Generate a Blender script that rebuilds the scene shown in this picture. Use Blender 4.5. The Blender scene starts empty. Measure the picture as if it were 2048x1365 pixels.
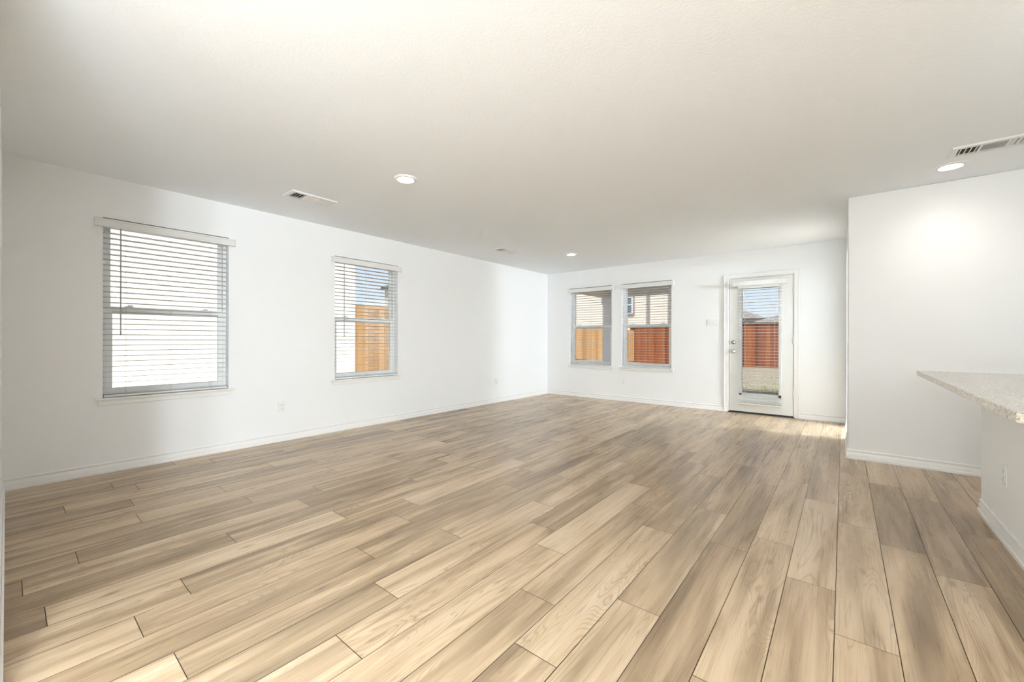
import bpy, bmesh, math, random
from mathutils import Vector, Matrix
random.seed(7)
C = bpy.context.scene.collection
sc = bpy.context.scene
PI = math.pi

# ------------------------------------------------------------------ camera
F_PX, YAW, HORIZON, EYE, ROLL = 818.38, math.radians(39.0), 679.59, 1.1038, -0.00158
cam_d = bpy.data.cameras.new('camera')
cam_d.sensor_width = 36.0
cam_d.lens = F_PX * 36.0 / 2048.0
cam_d.shift_y = (HORIZON - 682.5) / 2048.0
cam_d.clip_start = 0.02
cam_d.clip_end = 400
cam = bpy.data.objects.new('camera', cam_d)
C.objects.link(cam)
cam.matrix_world = (Matrix.Translation((0, 0, EYE)) @ Matrix.Rotation(YAW, 4, 'Z') @
                    Matrix.Rotation(PI / 2, 4, 'X') @ Matrix.Rotation(-ROLL, 4, 'Z'))
sc.camera = cam

# ------------------------------------------------------------------ light and exposure
LAMP_POWER = 58.0        # emission of the downlight lenses
FILL_GLOBE_POWER = (60.0, 166.0, 245.0, 6.0, 27.0)   # unseen globes added to fill the room with light
world = bpy.data.worlds.new('sky')
sc.world = world
world.use_nodes = True
wn, wl = world.node_tree.nodes, world.node_tree.links
sky = wn.new('ShaderNodeTexSky')
sky.sky_type = 'NISHITA'
sky.sun_disc = False
sky.sun_elevation = math.radians(48)
sky.sun_rotation = math.radians(120)
sky.air_density = 1.0
sky.dust_density = 0.6
tint = wn.new('ShaderNodeMix'); tint.data_type = 'RGBA'; tint.blend_type = 'MULTIPLY'
tint.inputs[0].default_value = 1.0
tint.inputs[7].default_value = (0.93, 0.90, 1.06, 1)
wl.new(sky.outputs[0], tint.inputs[6])
haze = wn.new('ShaderNodeMix'); haze.data_type = 'RGBA'
haze.inputs[0].default_value = 0.72
haze.inputs[7].default_value = (6.4, 7.0, 7.9, 1)
wl.new(tint.outputs[2], haze.inputs[6])
wl.new(haze.outputs[2], wn['Background'].inputs[0])
wn['Background'].inputs[1].default_value = 0.056
sun_d = bpy.data.lights.new('sun', 'SUN')
sun_d.energy = 2.95
sun_d.angle = math.radians(0.6)
sun_d.color = (1.0, 0.95, 0.87)
sun = bpy.data.objects.new('sun', sun_d)
C.objects.link(sun)
to_sun = Vector((0.62, -0.30, 0.80))
sun.rotation_euler = to_sun.to_track_quat('Z', 'Y').to_euler()
vs = sc.view_settings
vs.view_transform = 'Standard'
vs.look = 'None'
vs.exposure = 1.34
vs.gamma = 1.0
vs.use_curve_mapping = False
sc.cycles.max_bounces = 10
sc.cycles.diffuse_bounces = 7
sc.cycles.glossy_bounces = 4
sc.cycles.transparent_max_bounces = 16
sc.cycles.caustics_reflective = False
sc.cycles.sample_clamp_indirect = 6.0

# ------------------------------------------------------------------ materials
def new_mat(name):
    m = bpy.data.materials.new(name)
    m.use_nodes = True
    return m, m.node_tree.nodes, m.node_tree.links, m.node_tree.nodes['Principled BSDF']

def bump(n, l, bs, scale, strength, dist, detail=4.0, coord='Object', stretch=None):
    tc = n.new('ShaderNodeTexCoord')
    no = n.new('ShaderNodeTexNoise')
    no.inputs['Scale'].default_value = scale
    no.inputs['Detail'].default_value = detail
    if stretch:
        mp = n.new('ShaderNodeMapping')
        mp.inputs['Scale'].default_value = stretch
        l.new(tc.outputs[coord], mp.inputs[0]); l.new(mp.outputs[0], no.inputs['Vector'])
    else:
        l.new(tc.outputs[coord], no.inputs['Vector'])
    b = n.new('ShaderNodeBump')
    b.inputs['Strength'].default_value = strength
    b.inputs['Distance'].default_value = dist
    l.new(no.outputs[0], b.inputs['Height'])
    l.new(b.outputs[0], bs.inputs['Normal'])
    return no

def plain(name, col, rough=0.5, metal=0.0, spec=0.5, bumps=None, vary=0.0):
    m, n, l, b = new_mat(name)
    b.inputs['Base Color'].default_value = (*col, 1)
    b.inputs['Roughness'].default_value = rough
    b.inputs['Metallic'].default_value = metal
    b.inputs['Specular IOR Level'].default_value = spec
    if bumps:
        no = bump(n, l, b, *bumps)
        if vary:
            mx = n.new('ShaderNodeMix'); mx.data_type = 'RGBA'
            mx.inputs[6].default_value = (*[c * (1 - vary) for c in col], 1)
            mx.inputs[7].default_value = (*[min(1, c * (1 + vary)) for c in col], 1)
            l.new(no.outputs[0], mx.inputs[0]); l.new(mx.outputs[2], b.inputs['Base Color'])
    return m

M = {}
M['wall'] = plain('wall_paint', (0.865, 0.870, 0.868), 0.75, bumps=(130, 0.10, 0.004), spec=0.3)
M['ceiling'] = plain('ceiling_paint', (0.915, 0.95, 0.985), 0.85, bumps=(85, 0.22, 0.005), spec=0.2)
M['trim'] = plain('white_trim_paint', (0.85, 0.845, 0.825), 0.35, bumps=(40, 0.02, 0.002))
M['door'] = plain('white_door_paint', (0.80, 0.80, 0.775), 0.4, bumps=(60, 0.02, 0.002))
M['vinyl'] = plain('white_vinyl', (0.90, 0.905, 0.90), 0.35, bumps=(30, 0.01, 0.001))
M['slat'] = plain('white_blind_slat', (0.74, 0.74, 0.725), 0.4, bumps=(50, 0.03, 0.001))
M['valance'] = plain('white_valance', (0.77, 0.765, 0.745), 0.4, bumps=(50, 0.02, 0.001))
M['wand'] = plain('grey_clear_wand', (0.40, 0.39, 0.38), 0.2, bumps=(40, 0.02, 0.001))
M['cord'] = plain('white_cord', (0.62, 0.62, 0.60), 0.8, bumps=(400, 0.2, 0.001))
M['plastic'] = plain('white_plastic', (0.84, 0.835, 0.81), 0.3, bumps=(30, 0.01, 0.001))
M['dark'] = plain('dark_slot', (0.03, 0.03, 0.03), 0.6, bumps=(60, 0.05, 0.001))
M['duct'] = plain('duct_shade_paint', (0.055, 0.05, 0.045), 0.8, bumps=(60, 0.05, 0.001))
M['vent'] = plain('white_vent_metal', (0.84, 0.84, 0.83), 0.4, bumps=(40, 0.02, 0.001))
M['nickel'] = plain('satin_nickel', (0.55, 0.52, 0.47), 0.28, 1.0, bumps=(90, 0.03, 0.001))
M['sweep'] = plain('black_door_sweep', (0.02, 0.02, 0.02), 0.6, bumps=(90, 0.1, 0.001))
M['subfloor'] = plain('dark_plank_joint', (0.07, 0.05, 0.032), 0.9, bumps=(90, 0.1, 0.001))
M['island'] = plain('white_island_paint', (0.90, 0.91, 0.905), 0.45, bumps=(110, 0.05, 0.003))
M['concrete'] = plain('patio_concrete', (0.55, 0.53, 0.50), 0.9, bumps=(25, 0.3, 0.01), vary=0.12)
M['soffit'] = plain('grey_soffit', (0.76, 0.75, 0.745), 0.7, bumps=(12, 0.1, 0.01), vary=0.06)
M['column'] = plain('white_column_paint', (0.80, 0.82, 0.86), 0.6, bumps=(30, 0.1, 0.004))
M['brown_trim'] = plain('brown_house_trim', (0.36, 0.30, 0.28), 0.7, bumps=(20, 0.1, 0.004), vary=0.1)
M['gutter'] = plain('dark_gutter', (0.12, 0.11, 0.105), 0.5, bumps=(20, 0.1, 0.002))
M['house_wall'] = plain('pale_render', (0.72, 0.70, 0.66), 0.85, bumps=(30, 0.2, 0.006), vary=0.06)

def lens_mat():
    m, n, l, b = new_mat('lit_lamp_lens')
    b.inputs['Base Color'].default_value = (0.9, 0.88, 0.84, 1)
    b.inputs['Emission Color'].default_value = (1.0, 0.96, 0.90, 1)
    # forward throwing LED lens: most of the light leaves straight down
    g = n.new('ShaderNodeNewGeometry')
    d = n.new('ShaderNodeVectorMath'); d.operation = 'DOT_PRODUCT'
    l.new(g.outputs['Normal'], d.inputs[0]); l.new(g.outputs['Incoming'], d.inputs[1])
    a = n.new('ShaderNodeMath'); a.operation = 'ABSOLUTE'; l.new(d.outputs['Value'], a.inputs[0])
    p = n.new('ShaderNodeMath'); p.operation = 'POWER'; l.new(a.outputs[0], p.inputs[0]); p.inputs[1].default_value = 2.5
    k = n.new('ShaderNodeMath'); k.operation = 'MULTIPLY'; l.new(p.outputs[0], k.inputs[0]); k.inputs[1].default_value = LAMP_POWER
    l.new(k.outputs[0], b.inputs['Emission Strength'])
    return m
M['lens'] = lens_mat()
def fill_opal_mat(power):  # glow of the added fill globes
    m, n, l, b = new_mat('fill_opal_glass')
    b.inputs['Base Color'].default_value = (0.9, 0.9, 0.88, 1)
    b.inputs['Emission Color'].default_value = (0.83, 0.925, 1.0, 1)
    b.inputs['Emission Strength'].default_value = power
    return m

def glass_mat():
    m = bpy.data.materials.new('window_glass'); m.use_nodes = True
    n, l = m.node_tree.nodes, m.node_tree.links
    n.remove(n['Principled BSDF'])
    tr = n.new('ShaderNodeBsdfTransparent'); tr.inputs[0].default_value = (0.95, 0.97, 0.96, 1)
    gl = n.new('ShaderNodeBsdfGlossy'); gl.inputs['Roughness'].default_value = 0.02
    fr = n.new('ShaderNodeFresnel'); fr.inputs[0].default_value = 1.28
    mx = n.new('ShaderNodeMixShader')
    l.new(fr.outputs[0], mx.inputs[0]); l.new(tr.outputs[0], mx.inputs[1]); l.new(gl.outputs[0], mx.inputs[2])
    l.new(mx.outputs[0], n['Material Output'].inputs[0])
    return m
M['glass'] = glass_mat()

def house_glass_mat():
    m, n, l, b = new_mat('far_glass_painted_sky')
    b.inputs['Base Color'].default_value = (0.08, 0.16, 0.24, 1)  # blue sky reflection put into the glass colour
    b.inputs['Roughness'].default_value = 0.08
    b.inputs['Specular IOR Level'].default_value = 0.9
    bump(n, l, b, 1.5, 0.1, 0.02, 1.0)
    return m
M['house_glass'] = house_glass_mat()

def ramp(n, stops):
    r = n.new('ShaderNodeValToRGB')
    e = r.color_ramp.elements
    e[0].position, e[0].color = stops[0][0], (*stops[0][1], 1)
    e[1].position, e[1].color = stops[-1][0], (*stops[-1][1], 1)
    for p, c in stops[1:-1]:
        q = e.new(p); q.color = (*c, 1)
    return r

def math_node(n, l, op, a, b=None, clamp=False):
    q = n.new('ShaderNodeMath'); q.operation = op; q.use_clamp = clamp
    for i, v in enumerate((a, b)):
        if v is None: continue
        if isinstance(v, (int, float)): q.inputs[i].default_value = v
        else: l.new(v, q.inputs[i])
    return q.outputs[0]

def mixc(n, l, fac, a, b, mode='MIX'):
    q = n.new('ShaderNodeMix'); q.data_type = 'RGBA'; q.blend_type = mode
    if isinstance(fac, (int, float)): q.inputs[0].default_value = fac
    else: l.new(fac, q.inputs[0])
    for i, v in ((6, a), (7, b)):
        if isinstance(v, tuple): q.inputs[i].default_value = (*v, 1)
        else: l.new(v, q.inputs[i])
    return q.outputs[2]

def plank_mat():
    m, n, l, b = new_mat('oak_vinyl_plank')
    uv = n.new('ShaderNodeUVMap'); uv.uv_map = 'plank'
    at = n.new('ShaderNodeAttribute'); at.attribute_name = 'plank_random'
    sp = n.new('ShaderNodeSeparateXYZ'); l.new(at.outputs['Vector'], sp.inputs[0])
    off = n.new('ShaderNodeVectorMath'); off.operation = 'MULTIPLY'
    l.new(at.outputs['Vector'], off.inputs[0]); off.inputs[1].default_value = (31, 57, 83)
    add = n.new('ShaderNodeVectorMath'); add.operation = 'ADD'
    l.new(uv.outputs[0], add.inputs[0]); l.new(off.outputs[0], add.inputs[1])
    def noise(scale, detail, rough=0.5, dist=0.0):
        mp = n.new('ShaderNodeMapping'); mp.inputs['Scale'].default_value = scale
        l.new(add.outputs[0], mp.inputs[0])
        q = n.new('ShaderNodeTexNoise'); q.inputs['Scale'].default_value = 1.0
        q.inputs['Detail'].default_value = detail; q.inputs['Roughness'].default_value = rough
        q.inputs['Distortion'].default_value = dist
        l.new(mp.outputs[0], q.inputs['Vector'])
        return q.outputs[0]
    bands = noise((13, 1.1, 1), 3.0, 0.5, 0.6)        # broad light and dark bands along the board
    field = noise((8.5, 0.95, 1), 1.5, 0.45, 0.9)     # contour lines of this make the cathedral grain
    fine = noise((150, 2.2, 1), 2.0, 0.55, 0.3)        # pores
    streak = noise((42, 0.45, 1), 3.0, 0.5, 0.3)
    mask = noise((7, 0.8, 1), 1.0)
    t = math_node(n, l, 'MULTIPLY_ADD', bands, 1.45); t.node.inputs[2].default_value = -0.29
    rnd = math_node(n, l, 'MULTIPLY_ADD', sp.outputs[0], 0.38); rnd.node.inputs[2].default_value = -0.22
    t = math_node(n, l, 'ADD', t, rnd)
    s2 = math_node(n, l, 'MULTIPLY_ADD', streak, 0.20); s2.node.inputs[2].default_value = -0.10
    t = math_node(n, l, 'ADD', t, s2)
    r = ramp(n, [(0.0, (0.182, 0.123, 0.071)), (0.28, (0.328, 0.230, 0.140)), (0.55, (0.500, 0.369, 0.239)), (1.0, (0.648, 0.516, 0.370))])
    l.new(t, r.inputs[0])
    # grain rings
    fr = math_node(n, l, 'FRACT', math_node(n, l, 'MULTIPLY', field, 26.0))
    line = math_node(n, l, 'ABSOLUTE', math_node(n, l, 'SUBTRACT', fr, 0.5))
    line = math_node(n, l, 'SUBTRACT', 1.0, math_node(n, l, 'MULTIPLY', line, 4.6), True)
    mk = math_node(n, l, 'MULTIPLY_ADD', mask, 5.0, True); mk.node.inputs[2].default_value = -2.0
    line = math_node(n, l, 'MULTIPLY', line, mk)
    col = mixc(n, l, math_node(n, l, 'MULTIPLY', line, 0.55), r.outputs[0], (0.19, 0.125, 0.072))
    pore = math_node(n, l, 'MULTIPLY_ADD', fine, -4.0, True); pore.node.inputs[2].default_value = 2.05
    col = mixc(n, l, math_node(n, l, 'MULTIPLY', pore, 0.07), col, (0.23, 0.155, 0.095))
    # knots
    mp = n.new('ShaderNodeMapping'); mp.inputs['Scale'].default_value = (5.5, 1.9, 1)
    l.new(add.outputs[0], mp.inputs[0])
    vo = n.new('ShaderNodeTexVoronoi'); vo.voronoi_dimensions = '2D'; vo.inputs['Scale'].default_value = 1.0
    l.new(mp.outputs[0], vo.inputs['Vector'])
    sv = n.new('ShaderNodeSeparateColor'); l.new(vo.outputs['Color'], sv.inputs[0])
    gate = math_node(n, l, 'GREATER_THAN', sv.outputs[0], 0.80)
    kn = math_node(n, l, 'MULTIPLY_ADD', vo.outputs['Distance'], -11.0, True); kn.node.inputs[2].default_value = 1.0
    kn = math_node(n, l, 'MULTIPLY', kn, gate)
    col = mixc(n, l, math_node(n, l, 'MULTIPLY', kn, 0.75), col, (0.11, 0.07, 0.045))
    # slight hue shift per board
    col = mixc(n, l, math_node(n, l, 'MULTIPLY', sp.outputs[1], 0.18), col, (0.42, 0.335, 0.225))
    l.new(col, b.inputs['Base Color'])
    rg = math_node(n, l, 'MULTIPLY_ADD', fine, 0.06); rg.node.inputs[2].default_value = 0.25
    l.new(rg, b.inputs['Roughness'])
    b.inputs['Specular IOR Level'].default_value = 0.38
    bp = n.new('ShaderNodeBump'); bp.inputs['Strength'].default_value = 0.03; bp.inputs['Distance'].default_value = 0.002
    l.new(math_node(n, l, 'SUBTRACT', fine, math_node(n, l, 'MULTIPLY', line, 0.5)), bp.inputs['Height'])
    l.new(bp.outputs[0], b.inputs['Normal'])
    return m
M['plank'] = plank_mat()

def granite_mat():
    m, n, l, b = new_mat('speckled_granite')
    tc = n.new('ShaderNodeTexCoord')
    def vor(scale):
        v = n.new('ShaderNodeTexVoronoi'); v.inputs['Scale'].default_value = scale
        l.new(tc.outputs['Object'], v.inputs['Vector'])
        s = n.new('ShaderNodeSeparateColor'); l.new(v.outputs['Color'], s.inputs[0])
        return s
    a = vor(190); c2 = vor(330)
    r = ramp(n, [(0.0, (0.045, 0.038, 0.034)), (0.10, (0.10, 0.085, 0.075)), (0.22, (0.36, 0.29, 0.22)),
                 (0.45, (0.52, 0.45, 0.36)), (0.75, (0.62, 0.57, 0.49)), (1.0, (0.74, 0.71, 0.66))])
    l.new(a.outputs[0], r.inputs[0])
    r2 = ramp(n, [(0.0, (0.06, 0.05, 0.045)), (0.15, (0.29, 0.22, 0.15)), (0.5, (0.53, 0.45, 0.33)), (1.0, (0.70, 0.67, 0.62))])
    l.new(c2.outputs[1], r2.inputs[0])
    l.new(mixc(n, l, 0.45, r.outputs[0], r2.outputs[0]), b.inputs['Base Color'])
    b.inputs['Roughness'].default_value = 0.16
    return m
M['granite'] = granite_mat()

def fence_mat(name, dark, mid, light):
    m, n, l, b = new_mat(name)
    g = n.new('ShaderNodeNewGeometry')
    tc = n.new('ShaderNodeTexCoord')
    mp = n.new('ShaderNodeMapping'); mp.inputs['Scale'].default_value = (24, 24, 1.6)
    l.new(tc.outputs['Object'], mp.inputs[0])
    no = n.new('ShaderNodeTexNoise'); no.inputs['Scale'].default_value = 1.0; no.inputs['Detail'].default_value = 4
    l.new(mp.outputs[0], no.inputs['Vector'])
    t = math_node(n, l, 'MULTIPLY_ADD', no.outputs[0], 0.7); t.node.inputs[2].default_value = -0.18
    t = math_node(n, l, 'ADD', t, math_node(n, l, 'MULTIPLY', g.outputs['Random Per Island'], 0.72))
    r = ramp(n, [(0.0, dark), (0.5, mid), (1.0, light)])
    l.new(t, r.inputs[0])
    l.new(r.outputs[0], b.inputs['Base Color'])
    b.inputs['Roughness'].default_value = 0.85
    return m
M['tan_fence'] = fence_mat('new_cedar_pickets', (0.23, 0.115, 0.040), (0.38, 0.21, 0.085), (0.47, 0.29, 0.14))
M['red_fence'] = fence_mat('red_stained_pickets', (0.09, 0.022, 0.007), (0.25, 0.062, 0.016), (0.40, 0.13, 0.038))

def siding_mat(name, col, lap=0.18):
    m, n, l, b = new_mat(name)
    tc = n.new('ShaderNodeTexCoord')
    s = n.new('ShaderNodeSeparateXYZ'); l.new(tc.outputs['Object'], s.inputs[0])
    fr = math_node(n, l, 'FRACT', math_node(n, l, 'DIVIDE', s.outputs[2], lap))
    no = n.new('ShaderNodeTexNoise'); no.inputs['Scale'].default_value = 6; no.inputs['Detail'].default_value = 5
    l.new(tc.outputs['Object'], no.inputs['Vector'])
    c = mixc(n, l, no.outputs[0], tuple(x * 0.93 for x in col), tuple(min(1, x * 1.05) for x in col))
    l.new(c, b.inputs['Base Color'])
    b.inputs['Roughness'].default_value = 0.7
    bp = n.new('ShaderNodeBump'); bp.inputs['Strength'].default_value = 0.6; bp.inputs['Distance'].default_value = 0.012
    l.new(math_node(n, l, 'SUBTRACT', 1.0, fr), bp.inputs['Height'])
    l.new(bp.outputs[0], b.inputs['Normal'])
    return m
M['white_siding'] = siding_mat('white_lap_siding', (0.86, 0.84, 0.80))
M['cream_siding'] = siding_mat('cream_lap_siding', (0.88, 0.80, 0.72), 0.2)

def shingle_mat():
    m, n, l, b = new_mat('grey_roof_shingle')
    tc = n.new('ShaderNodeTexCoord')
    br = n.new('ShaderNodeTexBrick')
    br.inputs['Scale'].default_value = 1.0
    br.inputs['Brick Width'].default_value = 0.30; br.inputs['Row Height'].default_value = 0.14
    br.inputs['Mortar Size'].default_value = 0.012
    br.inputs['Color1'].default_value = (0.20, 0.185, 0.185, 1); br.inputs['Color2'].default_value = (0.30, 0.27, 0.265, 1)
    br.inputs['Mortar'].default_value = (0.10, 0.09, 0.09, 1)
    l.new(tc.outputs['Object'], br.inputs['Vector'])
    no = n.new('ShaderNodeTexNoise'); no.inputs['Scale'].default_value = 9; no.inputs['Detail'].default_value = 6
    l.new(tc.outputs['Object'], no.inputs['Vector'])
    c = mixc(n, l, 0.6, br.outputs[0], no.outputs[0], 'OVERLAY')
    l.new(c, b.inputs['Base Color'])
    b.inputs['Roughness'].default_value = 0.9
    return m
M['shingle'] = shingle_mat()

def gravel_mat():
    m, n, l, b = new_mat('pale_dry_yard')
    tc = n.new('ShaderNodeTexCoord')
    def noise(s, d):
        q = n.new('ShaderNodeTexNoise'); q.inputs['Scale'].default_value = s; q.inputs['Detail'].default_value = d
        l.new(tc.outputs['Object'], q.inputs['Vector']); return q.outputs[0]
    peb = noise(16, 6); big = noise(1.1, 3)
    r = ramp(n, [(0.30, (0.09, 0.072, 0.05)), (0.46, (0.22, 0.185, 0.14)), (0.56, (0.30, 0.26, 0.205)), (0.75, (0.38, 0.345, 0.29))])
    l.new(peb, r.inputs[0])
    g = math_node(n, l, 'MULTIPLY_ADD', big, 6.0, True); g.node.inputs[2].default_value = -3.4
    c = mixc(n, l, math_node(n, l, 'MULTIPLY', g, 0.65), r.outputs[0], (0.17, 0.17, 0.05))
    l.new(c, b.inputs['Base Color'])
    b.inputs['Roughness'].default_value = 0.95
    bp = n.new('ShaderNodeBump'); bp.inputs['Strength'].default_value = 0.6; bp.inputs['Distance'].default_value = 0.03
    l.new(peb, bp.inputs['Height']); l.new(bp.outputs[0], b.inputs['Normal'])
    return m
M['yard'] = gravel_mat()
M['grass'] = plain('thin_green_grass', (0.30, 0.36, 0.09), 0.9, bumps=(14, 0.2, 0.01), vary=0.3)

# ------------------------------------------------------------------ mesh helpers
def box(bm, x0, x1, y0, y1, z0, z1, bevel=0.0, seg=2, mi=0):
    vs_ = [bm.verts.new(v) for v in ((x0, y0, z0), (x1, y0, z0), (x1, y1, z0), (x0, y1, z0),
                                     (x0, y0, z1), (x1, y0, z1), (x1, y1, z1), (x0, y1, z1))]
    fs = []
    for q in ((0, 3, 2, 1), (4, 5, 6, 7), (0, 1, 5, 4), (1, 2, 6, 5), (2, 3, 7, 6), (3, 0, 4, 7)):
        f = bm.faces.new([vs_[i] for i in q]); f.material_index = mi; fs.append(f)
    if bevel > 0:
        ed = {e for f in fs for e in f.edges}
        bmesh.ops.bevel(bm, geom=list(ed), offset=bevel, segments=seg, profile=0.5, affect='EDGES')
    return bm

def lathe(bm, prof, origin, axis='Z', seg=32, cap=True):
    """prof: list of (radius, height) revolved about the axis through origin"""
    o = Vector(origin)
    def pt(r, h, a):
        c, s = r * math.cos(a), r * math.sin(a)
        return o + (Vector((c, s, h)) if axis == 'Z' else Vector((c, h, s)) if axis == 'Y' else Vector((h, c, s)))
    rings = []
    for r, h in prof:
        if r < 1e-6: rings.append([bm.verts.new(pt(0, h, 0))])
        else: rings.append([bm.verts.new(pt(r, h, 2 * PI * i / seg)) for i in range(seg)])
    for a, b in zip(rings, rings[1:]):
        for i in range(seg):
            j = (i + 1) % seg
            if len(a) == 1 and len(b) == 1: continue
            if len(a) == 1: bm.faces.new((a[0], b[i], b[j]))
            elif len(b) == 1: bm.faces.new((a[i], a[j], b[0]))
            else: bm.faces.new((a[i], a[j], b[j], b[i]))
    if cap:
        for rg in (rings[0], rings[-1]):
            if len(rg) > 2: bm.faces.new(rg)
    bmesh.ops.recalc_face_normals(bm, faces=bm.faces[:])
    return bm

def sweep(bm, prof, path, closed_ends=True):
    """profile (distance to the left of the path, z) swept along a level polyline with mitred corners"""
    P = [Vector((p[0], p[1])) for p in path]
    rings = []
    for i, p in enumerate(P):
        d0 = (P[i] - P[i - 1]).normalized() if i > 0 else None
        d1 = (P[i + 1] - P[i]).normalized() if i < len(P) - 1 else None
        if d0 is None: d0 = d1
        if d1 is None: d1 = d0
        n0, n1 = Vector((-d0.y, d0.x)), Vector((-d1.y, d1.x))
        mv = (n0 + n1).normalized()
        mv = mv / max(0.2, mv.dot(n0))
        rings.append([bm.verts.new((p.x + mv.x * t, p.y + mv.y * t, z)) for t, z in prof])
    k = len(prof)
    for a, b in zip(rings, rings[1:]):
        for i in range(k):
            j = (i + 1) % k
            bm.faces.new((a[i], a[j], b[j], b[i]))
    if closed_ends:
        bm.faces.new(rings[0]); bm.faces.new(rings[-1])
    bmesh.ops.recalc_face_normals(bm, faces=bm.faces[:])
    return bm

def obj(name, bm, mats, parent=None, smooth=False):
    me = bpy.data.meshes.new(name)
    bm.to_mesh(me); bm.free()
    for q in (mats if isinstance(mats, (list, tuple)) else [mats]): me.materials.append(q)
    if smooth:
        for p in me.polygons: p.use_smooth = True
        try: me.set_sharp_from_angle(angle=math.radians(40))
        except Exception: pass
    o = bpy.data.objects.new(name, me)
    C.objects.link(o)
    if parent is not None: o.parent = parent
    return o

def tag(o, label, cat, group=None):
    o['label'] = label; o['category'] = cat
    if group: o['group'] = group
    return o

def thing(name, label, cat, loc=(0, 0, 0), rotz=0.0, group=None):
    o = bpy.data.objects.new(name, None)
    o.empty_display_size = 0.1
    C.objects.link(o)
    o.location = loc; o.rotation_euler = (0, 0, rotz)
    return tag(o, label, cat, group)

def struct_root(name, loc=(0, 0, 0), rotz=0.0):
    o = bpy.data.objects.new(name, None)
    o.empty_display_size = 0.1
    C.objects.link(o)
    o.location = loc; o.rotation_euler = (0, 0, rotz)
    o['kind'] = 'structure'
    return o

def struct(name, bm, m, smooth=False):
    o = obj(name, bm, m, None, smooth)
    o['kind'] = 'structure'
    return o

def nb(): return bmesh.new()

# ------------------------------------------------------------------ room measures (metres)
H = 2.44
XL, YB, YN = -4.723, 6.994, -0.022
XB, YP = 0.033, 4.959            # left-front corner of the closet block at the right
YP2, YS = 5.88, 6.70             # far side of the block, near side of the stub by the back wall
XE, YR = 3.0, -5.5               # east and rear limits behind and beside the camera
WT = 0.16
W1 = (0.497, 1.381); W2 = (2.469, 3.359)       # left wall windows, y span
W3 = (-4.191, -3.311); W4 = (-3.116, -2.236)   # back wall windows, x span
WZ0, WZ1 = 0.600, 2.105
DX0, DX1, DZ1 = -1.385, -0.530, 2.056          # door opening

def wall_sheet(bm, us, zs, holes, n0, n1, to3):
    """wall with rectangular holes: only outer faces and hole reveals"""
    def hole(u, z): return any(a < u < b and c < z < d for a, b, c, d in holes)
    us, zs = sorted(set(us)), sorted(set(zs))
    nu, nz = len(us) - 1, len(zs) - 1
    solid = [[not hole((us[i] + us[i + 1]) / 2, (zs[j] + zs[j + 1]) / 2) for j in range(nz)] for i in range(nu)]
    cache = {}
    def v(u, n, z):
        k = (round(u, 5), round(n, 5), round(z, 5))
        if k not in cache: cache[k] = bm.verts.new(to3(u, n, z))
        return cache[k]
    def s(i, j): return 0 <= i < nu and 0 <= j < nz and solid[i][j]
    for i in range(nu):
        for j in range(nz):
            if not solid[i][j]: continue
            a, b, c, d = us[i], us[i + 1], zs[j], zs[j + 1]
            for n in (n0, n1): bm.faces.new((v(a, n, c), v(b, n, c), v(b, n, d), v(a, n, d)))
            if not s(i - 1, j): bm.faces.new((v(a, n0, c), v(a, n1, c), v(a, n1, d), v(a, n0, d)))
            if not s(i + 1, j): bm.faces.new((v(b, n0, c), v(b, n1, c), v(b, n1, d), v(b, n0, d)))
            if not s(i, j - 1): bm.faces.new((v(a, n0, c), v(b, n0, c), v(b, n1, c), v(a, n1, c)))
            if not s(i, j + 1): bm.faces.new((v(a, n0, d), v(b, n0, d), v(b, n1, d), v(a, n1, d)))
    bmesh.ops.recalc_face_normals(bm, faces=bm.faces[:])
    return bm

# floor ---------------------------------------------------------------------------------
def build_floor():
    bm = nb()
    uvl = bm.loops.layers.uv.new('plank')
    box(bm, XL - 0.02, XE + 0.02, YR - 0.02, YB + 0.02, -0.06, -0.003, mi=1)
    PW, PL, SEAM = 0.1805, 1.2195, -0.025
    ends = {0: 1.96, 1: 2.98, 2: 2.76, 3: 3.455, -1: 2.29, -2: 2.641, -3: 2.424, -4: 1.638, -5: 1.164, -6: 1.432, -7: 1.80,
            -8: .773, -9: 1.049, -10: .371, -11: 1.168, -12: .32, -13: .503, -14: .099, -15: .786, -16: .044, -17: .225,
            -18: 1.046, -19: .513, -20: 1.0, -22: .236, -24: .50}
    rr = random.Random(21)
    data = []
    g = 0.0014
    for r in range(-27, 20):
        x0, x1 = SEAM + r * PW, SEAM + (r + 1) * PW
        if x1 < XL or x0 > XE: continue
        y = ends.get(r, rr.uniform(0, PL))
        while y > YR: y -= PL
        while y < YB:
            a, b = max(y, YR), min(y + PL, YB)
            cx0, cx1 = max(x0 + g, XL), min(x1 - g, XE)
            if b - a > 0.01 and cx1 > cx0:
                vs_ = [bm.verts.new(p) for p in ((cx0, a + g, 0), (cx1, a + g, 0), (cx1, b - g, 0), (cx0, b - g, 0))]
                f = bm.faces.new(vs_); f.material_index = 0
                flip = rr.random() < 0.5
                for lp in f.loops:
                    u, v_ = lp.vert.co.x - x0, lp.vert.co.y - y
                    lp[uvl].uv = (PW - u, PL - v_) if flip else (u, v_)
                data.append((f.index, (rr.random(), rr.random(), rr.random())))
                f.tag = True
            y += PL
    bm.faces.index_update()
    rnd = {f.index: d[1] for f, d in zip([f for f in bm.faces if f.tag], data)}
    me = bpy.data.meshes.new('floor')
    bm.to_mesh(me); bm.free()
    at = me.attributes.new('plank_random', 'FLOAT_VECTOR', 'FACE')
    for i, v in rnd.items(): at.data[i].vector = v
    me.materials.append(M['plank']); me.materials.append(M['subfloor'])
    o = bpy.data.objects.new('floor', me); C.objects.link(o)
    o['kind'] = 'structure'
build_floor()

struct('ceiling', box(nb(), XL - WT, XE + WT, YR - WT, YB + WT, H, H + 0.18), M['ceiling'])

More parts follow.
